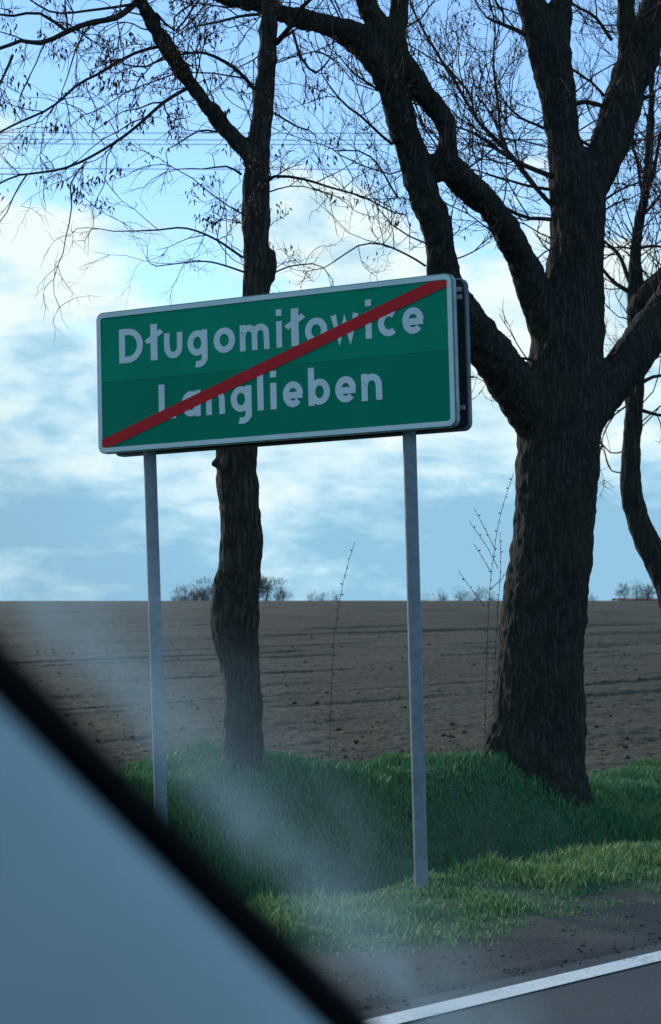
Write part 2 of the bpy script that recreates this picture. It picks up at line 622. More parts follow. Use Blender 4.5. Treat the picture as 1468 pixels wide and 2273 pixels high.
def d_verge(u, v):
    edge = V_LINE + 0.80 + 0.35 * fbm(u * 1.3, u * 0 + 2.0, 0, 3, 51)
    d0 = sstep(edge - .55, edge + .45, v) * (0.55 + 0.45 * sstep(-.3, .2, fbm(u * 4, v * 4, 0, 2, 9)))
    d0 = d0 * (1 - sstep(8.05, 8.5, v + 0.25 * fbm(u * 2, v * 2, 0, 2, 14)))
    return d0


blades('grass', 'short green grass covering the verge and the bank', 3.2, 15, V_LINE + .4, 8.6, 330000, 0.028, 0.066, d_verge, M['grass'])
blades('grass', 'thinner grass along the bank farther off', 15, 38, V_LINE + .4, 9.7, 60000, 0.05, 0.12, d_verge, M['grass'], wid=0.008)
blades('dry_grass', 'yellowish coarse grass along the road side of the verge', 3.2, 16, V_LINE + .35, 5.6, 75000, 0.03, 0.075, d_verge, M['olive'], cat='dry grass', wid=0.004)
blades('dry_grass', 'dry straw-coloured stalks among the verge grass', 3.2, 16, V_LINE + .4, 9.6, 3000, 0.03, 0.08, d_verge, M['straw'], cat='dry grass', wid=0.003, lean=1.1)


# grit on the shoulder and along the broken asphalt edge
ng = 2600
gu = 2.5 + 13 * RNG.random(ng)
gv_ = V_LINE + 0.06 + np.abs(RNG.normal(0, .33, ng))
gx, gy = uv_xy(gu, gv_)
gz = np.where(gv_ > V_LINE + .55, bank_h(gu, gv_), 0.0) + 0.004
sz = 0.003 + 0.007 * RNG.random(ng) ** 4
V = octv[None] * sz[:, None, None] * (0.6 + 0.8 * RNG.random((ng, 6, 1))) * np.array([1.2, 1.0, 0.7]) + np.stack([gx, gy, gz], -1)[:, None]
Fc = (octf[None] + (np.arange(ng) * 6)[:, None, None]).reshape(-1, 3)
M['grit'] = mat_noise('grit', (0.03, 0.036, 0.038), (0.08, 0.088, 0.088), 60, 0.9)
o = link('gravel', mesh_np('gravel', V.reshape(-1, 3), Fc), M['grit'])
tag(o, 'fine grey grit strewn along the shoulder', 'gravel', None, 'stuff')


# ------------------------------------------------------------------ tubes and twigs
class Tubes:
    def __init__(self):
        self.V, self.F, self.n = [], [], 0

    def add(self, pts, rad, sides=3):
        pts = np.asarray(pts, float)
        rad = np.asarray(rad, float)
        k = len(pts)
        tan = np.gradient(pts, axis=0)
        tan /= np.linalg.norm(tan, axis=1)[:, None] + 1e-9
        ref = np.array([0.31, 0.17, 0.93]) if abs(tan[0, 2]) < 0.9 else np.array([0.9, 0.3, 0.1])
        a = np.cross(tan, ref)
        a /= np.linalg.norm(a, axis=1)[:, None] + 1e-9
        b = np.cross(tan, a)
        th = np.arange(sides) * 2 * np.pi / sides
        ring = np.cos(th)[None, :, None] * a[:, None] + np.sin(th)[None, :, None] * b[:, None]
        V = pts[:, None] + ring * rad[:, None, None]
        self.V.append(V.reshape(-1, 3))
        i = self.n + np.arange(k * sides).reshape(k, sides)
        j = np.roll(i, -1, axis=1)
        self.F.append(np.stack([i[:-1], j[:-1], j[1:], i[1:]], -1).reshape(-1, 4))
        self.n += k * sides

    def build(self, name, mat, parent, smooth=True):
        return link(name, mesh_np(name, np.concatenate(self.V), np.concatenate(self.F)), mat, parent, smooth)


def smooth_path(pts, rads, step):
    """Catmull-Rom through the traced points"""
    pts = [np.array(p, float) for p in pts]
    P = [2 * pts[0] - pts[1]] + pts + [2 * pts[-1] - pts[-2]]
    op, orr = [], []
    for k in range(1, len(P) - 2):
        L = np.linalg.norm(P[k + 1] - P[k])
        m_ = max(2, int(L / step))
        for s in range(m_):
            tt = s / m_
            a, b_, c, d_ = P[k - 1], P[k], P[k + 1], P[k + 2]
            op.append(0.5 * ((2 * b_) + (-a + c) * tt + (2 * a - 5 * b_ + 4 * c - d_) * tt ** 2 + (-a + 3 * b_ - 3 * c + d_) * tt ** 3))
            orr.append(rads[k - 1] + (rads[k] - rads[k - 1]) * tt)
    op.append(pts[-1])
    orr.append(rads[-1])
    return np.array(op), np.array(orr)


def trace(path, Y0):
    """[(px, py, width_px, depth offset)] -> points and radii in the place"""
    pts, rads = [], []
    for (px, py, wd, dy) in path:
        Y = Y0 + dy
        pts.append(at(px, py, Y))
        rads.append(0.5 * wd * Y / F)
    return pts, rads


def limb_union(name, paths, Y0, mat, parent, voxel=0.016, rough=0.05, seed=0):
    """trunk and main limbs grown into one continuous surface"""
    V, Fa, n0 = [], [], 0
    S = 18
    polys = []
    for path in paths:
        pts, rads = trace(path, Y0)
        p, r = smooth_path(pts, rads, 0.04)
        polys.append((p, r))
        tan = np.gradient(p, axis=0)
        tan /= np.linalg.norm(tan, axis=1)[:, None]
        a = np.cross(tan, np.array([0.05, 1.0, 0.02]))
        a /= np.linalg.norm(a, axis=1)[:, None]
        b = np.cross(tan, a)
        th = np.arange(S) * 2 * np.pi / S
        ring = np.cos(th)[None, :, None] * a[:, None] + np.sin(th)[None, :, None] * b[:, None]
        q = p[:, None] + ring * r[:, None, None]
        k = len(p)
        V.append(q.reshape(-1, 3))
        i = n0 + np.arange(k * S).reshape(k, S)
        j = np.roll(i, -1, axis=1)
        for row in np.stack([i[:-1], j[:-1], j[1:], i[1:]], -1).reshape(-1, 4).tolist():
            Fa.append(row)
        Fa.append(i[0][::-1].tolist())
        Fa.append(i[-1].tolist())
        n0 += k * S
    me = bpy.data.meshes.new(name + '_cage')
    me.from_pydata(np.concatenate(V).tolist(), [], Fa)
    me.update()
    tmp = bpy.data.objects.new('cage', me)
    COL.objects.link(tmp)
    md = tmp.modifiers.new('remesh', 'REMESH')
    md.mode = 'VOXEL'
    md.voxel_size = voxel
    sm = tmp.modifiers.new('smooth', 'SMOOTH')
    sm.factor = 0.5
    sm.iterations = 5
    dg = bpy.context.evaluated_depsgraph_get()
    new = bpy.data.meshes.new_from_object(tmp.evaluated_get(dg))
    bpy.data.objects.remove(tmp)
    bpy.data.meshes.remove(me)
    co = np.empty(len(new.vertices) * 3, np.float32)
    new.vertices.foreach_get('co', co)
    co = co.reshape(-1, 3)
    no = np.empty(len(new.vertices) * 3, np.float32)
    new.vertices.foreach_get('normal', no)
    no = no.reshape(-1, 3)
    x, y, z = co.T
    ridg = 1 - np.abs(fbm(x * 20, y * 20, z * 4.0, 3, seed + 60))
    dsp = (ridg - 0.72) * rough * 1.2 + rough * 0.75 * fbm(x * 6, y * 6, z * 3.4, 3, seed + 70) + rough * 0.5 * fbm(x * 30, y * 30, z * 14, 2, seed + 75)
    co = co + no * dsp[:, None]
    new.vertices.foreach_set('co', co.astype(np.float32).ravel())
    new.update()
    new.name = name
    o = link(name, new, mat, parent, True)
    return o, polys


class Twigger:
    def __init__(self, seed):
        self.rng = random.Random(seed)
        self.t = Tubes()
        self.tips = []

    def grow(self, p, d_, L, r, depth, up=0.15, droop=0.0, wig=0.35, kids=3, sides=3):
        rng = self.rng
        nseg = 5 if depth > 0 else 4
        p = np.array(p, float)
        d_ = np.array(d_, float)
        d_ /= np.linalg.norm(d_) + 1e-9
        pts = [p.copy()]
        seg = L / nseg
        for k in range(nseg):
            d_ = d_ + np.array([rng.gauss(0, wig), rng.gauss(0, wig), rng.gauss(0, wig)]) * 0.6
            d_[2] += up - droop * (k / nseg)
            d_ /= np.linalg.norm(d_)
            p = p + d_ * seg
            pts.append(p.copy())
            if depth > 0 and k > 0:
                for c in range(kids):
                    if rng.random() < 0.55:
                        ax = np.array([rng.gauss(0, 1), rng.gauss(0, 1), rng.gauss(0, 1)])
                        nd = d_ * 0.9 + ax * 0.55
                        self.grow(p, nd, L * rng.uniform(.32, .6), r * .6, depth - 1, up, droop, wig, kids, 3)
        rad = np.linspace(r, r * 0.45, len(pts))
        self.t.add(np.array(pts), rad, sides)
        self.tips.append((pts[-1], pts[len(pts) // 2]))


def rim_at(path_pts, path_r, fr):
    k = min(len(path_pts) - 2, max(0, int(fr * (len(path_pts) - 1))))
    return path_pts[k], path_r[k], (path_pts[k + 1] - path_pts[k]) / (np.linalg.norm(path_pts[k + 1] - path_pts[k]) + 1e-9)


def pods(name, tips, mat, parent, count, seed, cluster=(3, 9), size=1.0, clip=None):
    """dry seed pods hanging in bunches from the twig tips"""
    rng = random.Random(seed)
    V, Fc = [], []
    n0 = 0
    use = [t_ for t_ in tips if clip is None or clip(t_[0])]
    if not use:
        use = tips
    for c in range(count):
        a = rng.choice(use)[0]
        for k in range(rng.randint(*cluster)):
            L = rng.uniform(.035, .075) * size
            wd = rng.uniform(.006, .011) * size
            az = rng.uniform(0, 6.283)
            s = np.array([math.cos(az), math.sin(az), 0])
            dn = np.array([rng.gauss(0, .45), rng.gauss(0, .45), -1])
            dn /= np.linalg.norm(dn)
            s = s - dn * s.dot(dn)
            s /= np.linalg.norm(s)
            tn = np.cross(s, dn)
            o_ = np.array(a) + np.array([rng.gauss(0, .025), rng.gauss(0, .025), rng.gauss(0, .02)])
            bend = tn * L * rng.uniform(-.3, .3)
            q = [o_, o_ + dn * L * .35 + s * wd + bend, o_ + dn * L * .35 - s * wd + bend, o_ + dn * L * .4 + tn * wd * .35 + bend, o_ + dn * L * .4 - tn * wd * .35 + bend, o_ + dn * L]
            V += q
            for f_ in ((0, 1, 3), (0, 3, 2), (0, 2, 4), (0, 4, 1), (5, 3, 1), (5, 2, 3), (5, 4, 2), (5, 1, 4)):
                Fc.append([n0 + f_[0], n0 + f_[1], n0 + f_[2]])
            n0 += 6
    o = link(name, mesh_np(name, np.array(V), np.array(Fc)), mat, parent)
    o['kind'] = 'stuff'
    return o


def branch_set(tree, branches, Y0, tw, mat, dens=9.0, tl=0.55, up=0.12, droop=0.0, depth=2):
    """each traced branch is a part; twigs grow from it"""
    out = []
    for path in branches:
        pts, rads = trace(path, Y0)
        p, r = smooth_path(pts, rads, 0.06)
        p = p + np.stack([0.012 * vnoise(p[:, 2] * 7 + 3, p[:, 0] * 7, 0, 5), 0.02 * vnoise(p[:, 2] * 5, p[:, 0] * 5, 0, 6), 0.012 * vnoise(p[:, 0] * 7, p[:, 2] * 7, 0, 8)], -1)
        tb = Tubes()
        tb.add(p, r, 7)
        tb.build('branch', mat, tree)
        L = np.sum(np.linalg.norm(np.diff(p, axis=0), axis=1))
        for q in range(int(L * dens)):
            fr = tw.rng.uniform(.12, 1.0)
            c, rr, tg = rim_at(p, r, fr)
            side = np.array([tw.rng.gauss(0, 1), tw.rng.gauss(0, .8), tw.rng.gauss(0, 1)])
            nd = tg * 0.8 + side * 0.6
            tw.grow(c, nd, tl * tw.rng.uniform(.5, 1.25), min(0.006, rr * .6), depth, up, droop, kids=2)
        tw.grow(p[-1], p[-1] - p[-3], tl, max(.003, r[-1]), depth, up, droop, kids=2)
        out.append((p, r))
    return out


def scatter_twigs(tw, polys, count, L, r, depth, up, droop, zmin=1.6, zmax=99):
    rng = tw.rng
    w_ = [len(p) for p, _ in polys]
    for c in range(count):
        p, rr = polys[rng.choices(range(len(polys)), w_)[0]]
        k = rng.randrange(2, len(p) - 1)
        if p[k][2] < zmin or p[k][2] > zmax:
            continue
        tg = p[k] - p[k - 1]
        tg = tg / (np.linalg.norm(tg) + 1e-9)
        side = np.array([rng.gauss(0, 1), rng.gauss(0, 1), rng.gauss(0, .6)])
        side = side - tg * side.dot(tg)
        side /= np.linalg.norm(side)
        tw.grow(p[k] + side * rr[k] * .8, side + tg * .5, L * rng.uniform(.4, 1.2), r, depth, up, droop, kids=2)


def c1(pts, w0, w1, dy0=0.0, dy1=0.0):
    """path from the enlarged upper-left view (2x)"""
    n_ = len(pts)
    return [(x / 2, y / 2, w0 + (w1 - w0) * k / (n_ - 1), dy0 + (dy1 - dy0) * k / (n_ - 1)) for k, (x, y) in enumerate(pts)]


def c2(pts, w0, w1, dy0=0.0, dy1=0.0):
    n_ = len(pts)
    return [(x / 2 + 734, y / 2, w0 + (w1 - w0) * k / (n_ - 1), dy0 + (dy1 - dy0) * k / (n_ - 1)) for k, (x, y) in enumerate(pts)]


# ------------------------------------------------------------------ big forked tree on the right
YR = 12.0
b0 = at(1215, 1790, YR)
big = empty('roadside_tree', (b0.x, b0.y, b0.z))
tag(big, 'big dark tree with thick forked limbs standing right of the sign', 'tree', 'bare roadside trees')
trunk_paths = [
    # trunk and centre limb
    [(1205, 1850, 205, 0), (1203, 1760, 200, 0), (1200, 1660, 198, 0), (1199, 1560, 196, 0), (1205, 1400, 188, 0), (1214, 1300, 182, 0), (1226, 1200, 178, 0),
     (1236, 1100, 178, 0), (1241, 1000, 180, 0), (1248, 900, 190, .02), (1258, 800, 165, .03), (1265, 700, 150, .05), (1279, 600, 122, .05), (1281, 500, 120, .06), (1280, 420, 122, .07), (1268, 360, 98, .08)],
    [(1268, 370, 90, .08), (1249, 300, 76, .08), (1236, 200, 84, .08), (1215, 110, 92, .08), (1190, 40, 66, .08), (1168, -40, 62, .1), (1140, -220, 55, .2), (1120, -460, 44, .3), (1080, -800, 30, .5), (1060, -1150, 14, .6)],
    [(1222, 110, 78, .08), (1240, 40, 54, .1), (1252, -40, 44, .15), (1262, -220, 38, .3), (1290, -480, 28, .5), (1280, -800, 14, .7)],
    # right stem of the upper fork
    [(1300, 430, 84, .08), (1335, 365, 82, .1), (1360, 300, 84, .12), (1390, 200, 86, .2), (1418, 130, 88, .25), (1446, 60, 66, .3), (1470, -30, 58, .35), (1520, -260, 48, .5), (1580, -600, 34, .8), (1600, -950, 16, 1.0)],
    [(1405, 150, 50, .22), (1396, 90, 44, .2), (1390, 0, 34, .15), (1380, -160, 28, .05), (1400, -420, 20, -.1), (1390, -700, 10, -.2)],
    # arching limb left of the centre
    [(1225, 740, 90, 0), (1190, 660, 76, -.05), (1163, 590, 66, -.15), (1132, 525, 64, -.3), (1100, 475, 62, -.45), (1062, 435, 60, -.6), (1022, 395, 62, -.75), (990, 360, 58, -.85), (996, 318, 46, -.9), (992, 285, 44, -.9), (970, 245, 44, -.95),
     (935, 200, 46, -1.0), (902, 150, 46, -1.05), (880, 100, 52, -1.1), (884, 40, 46, -1.1), (892, -40, 42, -1.1), (910, -260, 34, -1.0), (900, -560, 22, -.9), (930, -850, 10, -.8)],
    # limb that leaves low, passes behind the sign and leans far to the left
    [(1235, 985, 130, 0), (1180, 905, 112, -.08), (1125, 835, 98, -.2), (1070, 755, 90, -.4), (1020, 690, 82, -.55), (988, 630, 76, -.65), (979, 560, 68, -.75), (968, 500, 68, -.8), (945, 445, 68, -.85), (928, 390, 66, -.88), (918, 345, 66, -.9), (900, 290, 62, -.95),
     (883, 235, 60, -1.0), (862, 180, 58, -1.05), (832, 130, 66, -1.1), (790, 85, 66, -1.15), (735, 58, 48, -1.25), (650, 38, 40, -1.4), (570, 12, 34, -1.55), (480, -12, 28, -1.7), (380, -60, 22, -1.9), (250, -150, 14, -2.1)],
    [(985, 385, 50, -.82), (955, 365, 48, -.86), (925, 345, 40, -.9)],
    [(850, 130, 60, -1.1), (845, 70, 52, -1.12), (815, 10, 40, -1.15), (790, -60, 36, -1.2), (740, -260, 28, -1.3), (700, -520, 18, -1.5), (690, -760, 8, -1.6)],
    # right limb
    [(1250, 985, 130, 0), (1310, 900, 104, .05), (1372, 830, 92, .12), (1430, 755, 88, .2), (1492, 665, 80, .3), (1560, 560, 72, .4), (1640, 400, 60, .6), (1700, 150, 46, .8), (1720, -200, 30, 1.0), (1760, -600, 12, 1.2)],
    # root flares
    [(1165, 1540, 80, -.02), (1130, 1630, 84, -.05), (1105, 1690, 80, -.06), (1085, 1800, 76, -.06)],
    [(1230, 1640, 90, -.10), (1228, 1740, 80, -.20), (1225, 1850, 80, -.28)],
    [(1255, 1600, 70, .02), (1268, 1720, 70, .05), (1290, 1830, 70, .05)],
    [(1180, 1600, 80, -.12), (1160, 1730, 70, -.2), (1150, 1850, 70, -.25)],
]
trunk, polysR = limb_union('trunk', trunk_paths, YR, M['bark'], big, 0.016, 0.024, 1)
twR = Twigger(3)
brR = branch_set(big, [
    c2([(985, 790), (860, 740), (740, 660), (640, 590), (560, 556)], 13, 4, .0, -.2),
    c2([(985, 920), (870, 790), (790, 680), (640, 520), (540, 350), (440, 180), (380, 80), (330, -60)], 11, 4, .05, .5),
    c2([(985, 980), (880, 965), (760, 920), (660, 850), (560, 760), (520, 700)], 10, 4, -.05, -.2),
    c2([(980, 848), (860, 830), (740, 780), (600, 740)], 8, 3, .1, .3),
    c2([(640, 520), (600, 400), (480, 280), (300, 170)], 6, 3, .2, .1),
    c2([(770, 660), (742, 480), (720, 300), (730, 150), (690, -40)], 7, 3, .2, .5),
    c2([(860, 155), (770, 110), (690, 78)], 12, 5, .0, -.2),
    c2([(955, 575), (840, 520), (760, 440), (700, 350)], 7, 3, .1, .3),
    c2([(1075, 465), (1140, 448), (1215, 470)], 12, 10, .08, .12),
    c2([(1075, 300), (1160, 360), (1230, 440)], 6, 5, .12, .2),
    c2([(1250, 180), (1180, 90), (1110, 40), (1050, -20)], 9, 5, .2, .4),
    c2([(1100, 620), (1155, 650)], 8, 7, .08, .1),
    c2([(300, 1770 / 2), (180, 700), (20, 672)], 5, 3, -.9, -1.1),
    c2([(275, 640), (180, 560), (80, 480), (0, 380)], 7, 4, -.95, -1.2),
    c2([(420, 1190), (330, 1130), (230, 1075), (120, 1095), (20, 1160)], 5, 3, -.75, -.9),
    c2([(230, 420), (120, 330), (40, 260)], 6, 3, -1., -1.3),
    c2([(1210, 890), (1290, 845), (1370, 815)], 6, 4, .1, .3),
    c2([(1205, 940), (1270, 905), (1330, 890)], 5, 3, .1, .3),
    [(1186, 800, 7, 0), (1140, 792, 6, -.1), (1050, 805, 3, -.2)],
], YR, twR, M['twig'], dens=13, tl=0.42, up=0.14)
scatter_twigs(twR, polysR, 170, .75, .006, 2, .10, .05, 3.0, 5.0)
scatter_twigs(twR, polysR, 260, 1.25, .008, 2, .16, .0, 5.0)
o = twR.t.build('twigs', M['twig'], big)
o['kind'] = 'stuff'
pods('seed_pods', twR.tips, M['pod'], big, 320, 5, (2, 6), 0.6, lambda q: 2.7 < q[2] < 6)

# ------------------------------------------------------------------ thin tree behind the left half of the sign
YL = 10.2
b0 = at(525, 1790, YL)
thin = empty('roadside_tree', (b0.x, b0.y, b0.z))
tag(thin, 'slim straight tree rising behind the left half of the sign', 'tree', 'bare roadside trees')
thin_paths = [
    [(530, 1880, 122, 0), (528, 1780, 112, 0), (534, 1690, 92, 0), (540, 1600, 82, 0), (536, 1500, 84, 0), (524, 1420, 98, 0), (521, 1370, 106, 0), (526, 1300, 98, 0), (533, 1210, 92, 0), (533, 1120, 86, 0), (526, 1030, 90, 0), (530, 940, 84, 0), (545, 820, 72, 0), (562, 700, 62, 0),
     (569, 640, 60, 0), (572, 590, 64, 0), (569, 540, 56, 0), (568, 450, 56, 0), (569, 390, 58, 0), (572, 340, 58, 0), (579, 290, 45, 0), (588, 200, 42, 0), (596, 100, 38, 0), (596, 0, 35, 0), (602, -200, 31, .1), (590, -480, 25, .2), (610, -800, 18, .3), (600, -1150, 8, .3)],
    [(572, 365, 50, 0), (540, 328, 40, -.03), (505, 290, 35, -.06), (470, 248, 34, -.1), (415, 172, 33, -.2), (370, 102, 32, -.3), (325, 28, 28, -.4), (300, -30, 26, -.5), (250, -220, 22, -.7), (210, -450, 16, -.9), (190, -700, 7, -1.)],
    [(592, 560, 40, 0), (600, 588, 34, 0), (592, 620, 34, 0)],
    [(500, 1020, 26, 0), (474, 1030, 12, -.02), (468, 1031, 5, -.02)],
    [(562, 1130, 34, 0), (566, 1190, 36, -.01), (560, 1270, 30, 0)],
]
trunk, polysL = limb_union('trunk', thin_paths, YL, M['bark_thin'], thin, 0.011, 0.017, 9)
twL = Twigger(11)
brL = branch_set(thin, [
    c1([(610, 10), (540, 60), (470, 90), (300, 140), (180, 180), (100, 166), (0, 215), (-160, 260)], 16, 7, -.45, -1.0),
    c1([(300, 140), (180, 60), (60, 65), (-60, 30)], 8, 5, -.6, -.9),
    c1([(700, 200), (600, 230), (430, 340), (330, 380), (200, 490), (0, 600), (-150, 680)], 8, 4, -.28, -.9),
    c1([(835, 390), (720, 450), (650, 520), (560, 600), (400, 700), (250, 755), (100, 770), (-10, 812)], 9, 4, -.2, -.7),
    c1([(1140, 408), (1050, 310), (960, 245), (880, 225), (790, 242)], 10, 5, 0, -.4),
    c1([(735, 240), (660, 290), (560, 280)], 6, 3, -.28, -.4),
    c1([(1232, 185), (1290, 115), (1330, 40), (1420, -30)], 14, 8, 0, -.3),
    c1([(1300, 130), (1340, 260), (1400, 320), (1470, 260)], 7, 4, -.1, -.3),
    c1([(1195, 802), (1230, 780), (1350, 802), (1468, 832), (1640, 890), (1800, 955)], 8, 3, 0, -.5),
    c1([(1218, 500), (1310, 550), (1375, 572)], 5, 3, 0, -.2),
    c1([(1075, 1140), (960, 1060), (830, 1015), (700, 1018), (560, 1018)], 6, 3, 0, -.5),
    c1([(1080, 1215), (960, 1170), (860, 1160), (690, 1182)], 5, 2.5, 0, -.6),
    c1([(1205, 1220), (1280, 1180), (1380, 1170)], 4, 3, 0, -.3),
    c1([(1080, 775), (1010, 735), (900, 745)], 6, 3, 0, -.2),
    c1([(960, 585), (880, 575), (780, 640)], 5, 3, -.1, -.3),
    c1([(380, 720), (320, 820), (320, 930), (290, 1060)], 4, 2.5, -.5, -.6),
    c1([(130, 770), (60, 870), (30, 940)], 4, 2.5, -.6, -.7),
    c1([(60, 240), (20, 330), (0, 380), (-40, 480)], 7, 4, -.8, -.9),
    c1([(1160, 60), (1060, 70), (960, 90), (860, 110)], 8, 4, -.1, -.4),
    c1([(700, 60), (780, 130), (860, 20), (900, -40)], 6, 4, -.4, -.3),
    c1([(850, 10), (780, 70), (770, 190)], 5, 3, -.3, -.4),
    c1([(590, 20), (440, 40), (330, 60), (220, 50), (120, -10)], 7, 4, -.5, -.8),
], YL, twL, M['twig'], dens=7.0, tl=0.36, up=0.0, droop=0.16)
scatter_twigs(twL, polysL, 90, .5, .005, 2, .02, .12, 2.9, 4.6)
scatter_twigs(twL, polysL, 220, 1.1, .007, 2, .12, .0, 4.4)
o = twL.t.build('twigs', M['twig'], thin)
o['kind'] = 'stuff'
pods('seed_pods', twL.tips, M['pod'], thin, 330, 6, (4, 10), 0.62, lambda q: 3.1 < q[2] < 5.2)

# ------------------------------------------------------------------ third tree, half out of the picture on the right
YT = 15.0
b0 = at(1580, 1700, YT)
third = empty('roadside_tree', (b0.x, b0.y, b0.z))
tag(third, 'slender crooked tree at the right edge behind the big tree', 'tree', 'bare roadside trees')
third_paths = [
    [(1590, 1780, 110, 0), (1570, 1600, 96, 0), (1530, 1420, 84, 0), (1480, 1280, 70, 0), (1440, 1210, 58, 0), (1415, 1150, 50, 0), (1401, 1085, 47, 0), (1402, 1000, 43, 0), (1408, 900, 39, 0), (1412, 800, 42, 0), (1418, 710, 50, 0), (1413, 640, 40, 0), (1410, 570, 26, 0), (1418, 500, 24, 0), (1430, 440, 22, 0), (1438, 380, 18, 0), (1444, 280, 16, .1), (1450, 150, 13, .1), (1462, 0, 11, .2), (1470, -300, 7, .2)],
    [(1412, 700, 50, 0), (1440, 660, 58, -.1), (1480, 620, 54, -.2), (1550, 540, 46, -.4), (1600, 400, 36, -.5), (1620, 150, 24, -.6), (1640, -150, 10, -.7)],
]
trunk, polysT = limb_union('trunk', third_paths, YT, M['bark'], third, 0.014, 0.014, 20)
twT = Twigger(21)
branch_set(third, [
    c2([(1330, 1300), (1270, 1260), (1205, 1188)], 12, 7, 0, .1),
    c2([(1330, 1250), (1280, 1130), (1205, 1068)], 11, 6, 0, .2),
    c2([(1380, 1275), (1468, 1195), (1560, 1120)], 14, 9, 0, -.2),
    c2([(1390, 880), (1370, 760), (1345, 620), (1350, 420), (1330, 200)], 9, 4, 0, .2),
    c2([(1398, 870), (1440, 740), (1465, 620), (1500, 420)], 10, 5, 0, -.2),
    c2([(1375, 1100), (1430, 1090), (1500, 1100)], 8, 5, 0, 0),
    c2([(1372, 980), (1440, 900), (1500, 820)], 8, 5, 0, .2),
    c2([(1350, 1110), (1290, 1095), (1230, 1100)], 6, 3, 0, .2),
    [(1425, 850, 9, 0), (1450, 838, 8, 0), (1500, 830, 6, 0)],
    [(1425, 912, 9, 0), (1460, 918, 7, 0), (1510, 930, 5, 0)],
    [(1392, 900, 5, 0), (1362, 920, 4, .1), (1338, 960, 3, .1)],
    [(1390, 1000, 4, 0), (1355, 1005, 3, .1), (1332, 985, 3, .1)],
    [(1380, 1050, 4, 0), (1358, 1045, 3, .1), (1345, 1020, 3, .1)],
], YT, twT, M['twig'], dens=7, tl=0.45, up=0.1)
scatter_twigs(twT, polysT, 150, .8, .006, 2, .15, 0, 2.5)
o = twT.t.build('twigs', M['twig'], third)
o['kind'] = 'stuff'
pods('seed_pods', twT.tips, M['pod'], third, 60, 8, (2, 5), 1.0)


# ------------------------------------------------------------------ young shoots on the bank
def shoots(name, label, Y, stems):
    p0 = at(stems[0][0][0], stems[0][0][1], Y)
    e = empty(name, (p0.x, p0.y, p0.z))
    tag(e, label, 'shoot', 'young shoots on the bank')
    rng = random.Random(len(label))
    for st in stems:
        pts = [at(x, y, Y + dy) for (x, y, dy) in st]
        p, r = smooth_path(pts, np.linspace(.0024, .0017, len(pts)), .05)
        tb = Tubes()
        tb.add(p, r * (1 + .25 * np.sin(np.arange(len(p)) * 2.3)), 5)
        for k in range(2, len(p) - 1):               # buds
            dv = np.array([rng.gauss(0, 1), rng.gauss(0, 1), rng.gauss(.4, .4)])
            dv /= np.linalg.norm(dv)
            tb.add(np.array([p[k], p[k] + dv * .010, p[k] + dv * .018]), [.003, .0042, .001], 4)
        tb.build('stem', M['shoot'], e)
    return e


shoots('young_shoot', 'cluster of thin budding shoots just left of the big trunk', 12.6, [
    [(1075, 1700, 0), (1080, 1500, 0), (1086, 1330, 0), (1098, 1220, 0), (1112, 1140, 0), (1142, 1045, -.1)],
    [(1092, 1700, 0.1), (1100, 1450, .1), (1108, 1320, .1), (1112, 1250, .1), (1110, 1180, .1)],
    [(1100, 1222, 0), (1085, 1190, .05), (1053, 1128, .1)],
    [(1106, 1262, .1), (1085, 1220, .1), (1042, 1157, .15)],
    [(1090, 1270, 0), (1072, 1238, 0), (1052, 1207, 0)],
    [(1075, 1345, 0), (1045, 1305, 0), (1018, 1268, 0)],
    [(1088, 1310, 0), (1118, 1280, 0), (1130, 1262, 0)],
])
shoots('young_shoot', 'single bare shoot standing up between the two sign posts', 12.2, [
    [(730, 1720, 0), (735, 1560, 0), (742, 1420, 0), (757, 1320, 0), (770, 1262, 0), (788, 1203, 0)],
])


# ------------------------------------------------------------------ far trees and a far roof on the crest
def far_tree(name, label, px, top_py, wpx, Y, seed, fat=1.0):
    wpx = wpx * 1.15
    fat = fat * 1.3
    rng = random.Random(seed)
    base = at(px, 1352, Y)
    base.z -= 1.0
    top = at(px, top_py, Y)
    H = top.z - base.z
    wd = wpx * Y / F
    e = empty(name, tuple(base))
    tag(e, label, 'tree', 'trees far off on the crest')
    tb = Tubes()
    tb.add(np.array([base, base + Vector((0, 0, H * .35)), base + Vector((wd * .05, 0, H * .7))]), [H * .035, H * .025, H * .01], 6)
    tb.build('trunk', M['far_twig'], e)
    t2 = Twigger(seed)
    cz = base.z + H * .58
    lob = [(rng.uniform(-.28, .28) * wd, rng.uniform(-.25, .25) * wd, cz + rng.uniform(-.22, .22) * H, rng.uniform(.20, .34)) for _ in range(6)]
    for k in range(int(330 * fat)):
        lx, ly, lz, lr = rng.choice(lob)
        dv = np.array([rng.gauss(0, 1), rng.gauss(0, 1), rng.gauss(0, 1)])
        dv /= np.linalg.norm(dv)
        rr = rng.random() ** .5 * lr
        c = np.array([base.x + lx + dv[0] * rr * wd, base.y + ly + dv[1] * rr * wd, min(lz + dv[2] * rr * H * .8, top.z - .05 * H)])
        t2.grow(c, dv + np.array([0, 0, .4]), .12 * H, .012 * H / 5 * 2.0, 0, .1, 0, .5)
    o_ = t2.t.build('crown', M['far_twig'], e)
    o_['kind'] = 'stuff'
    return e


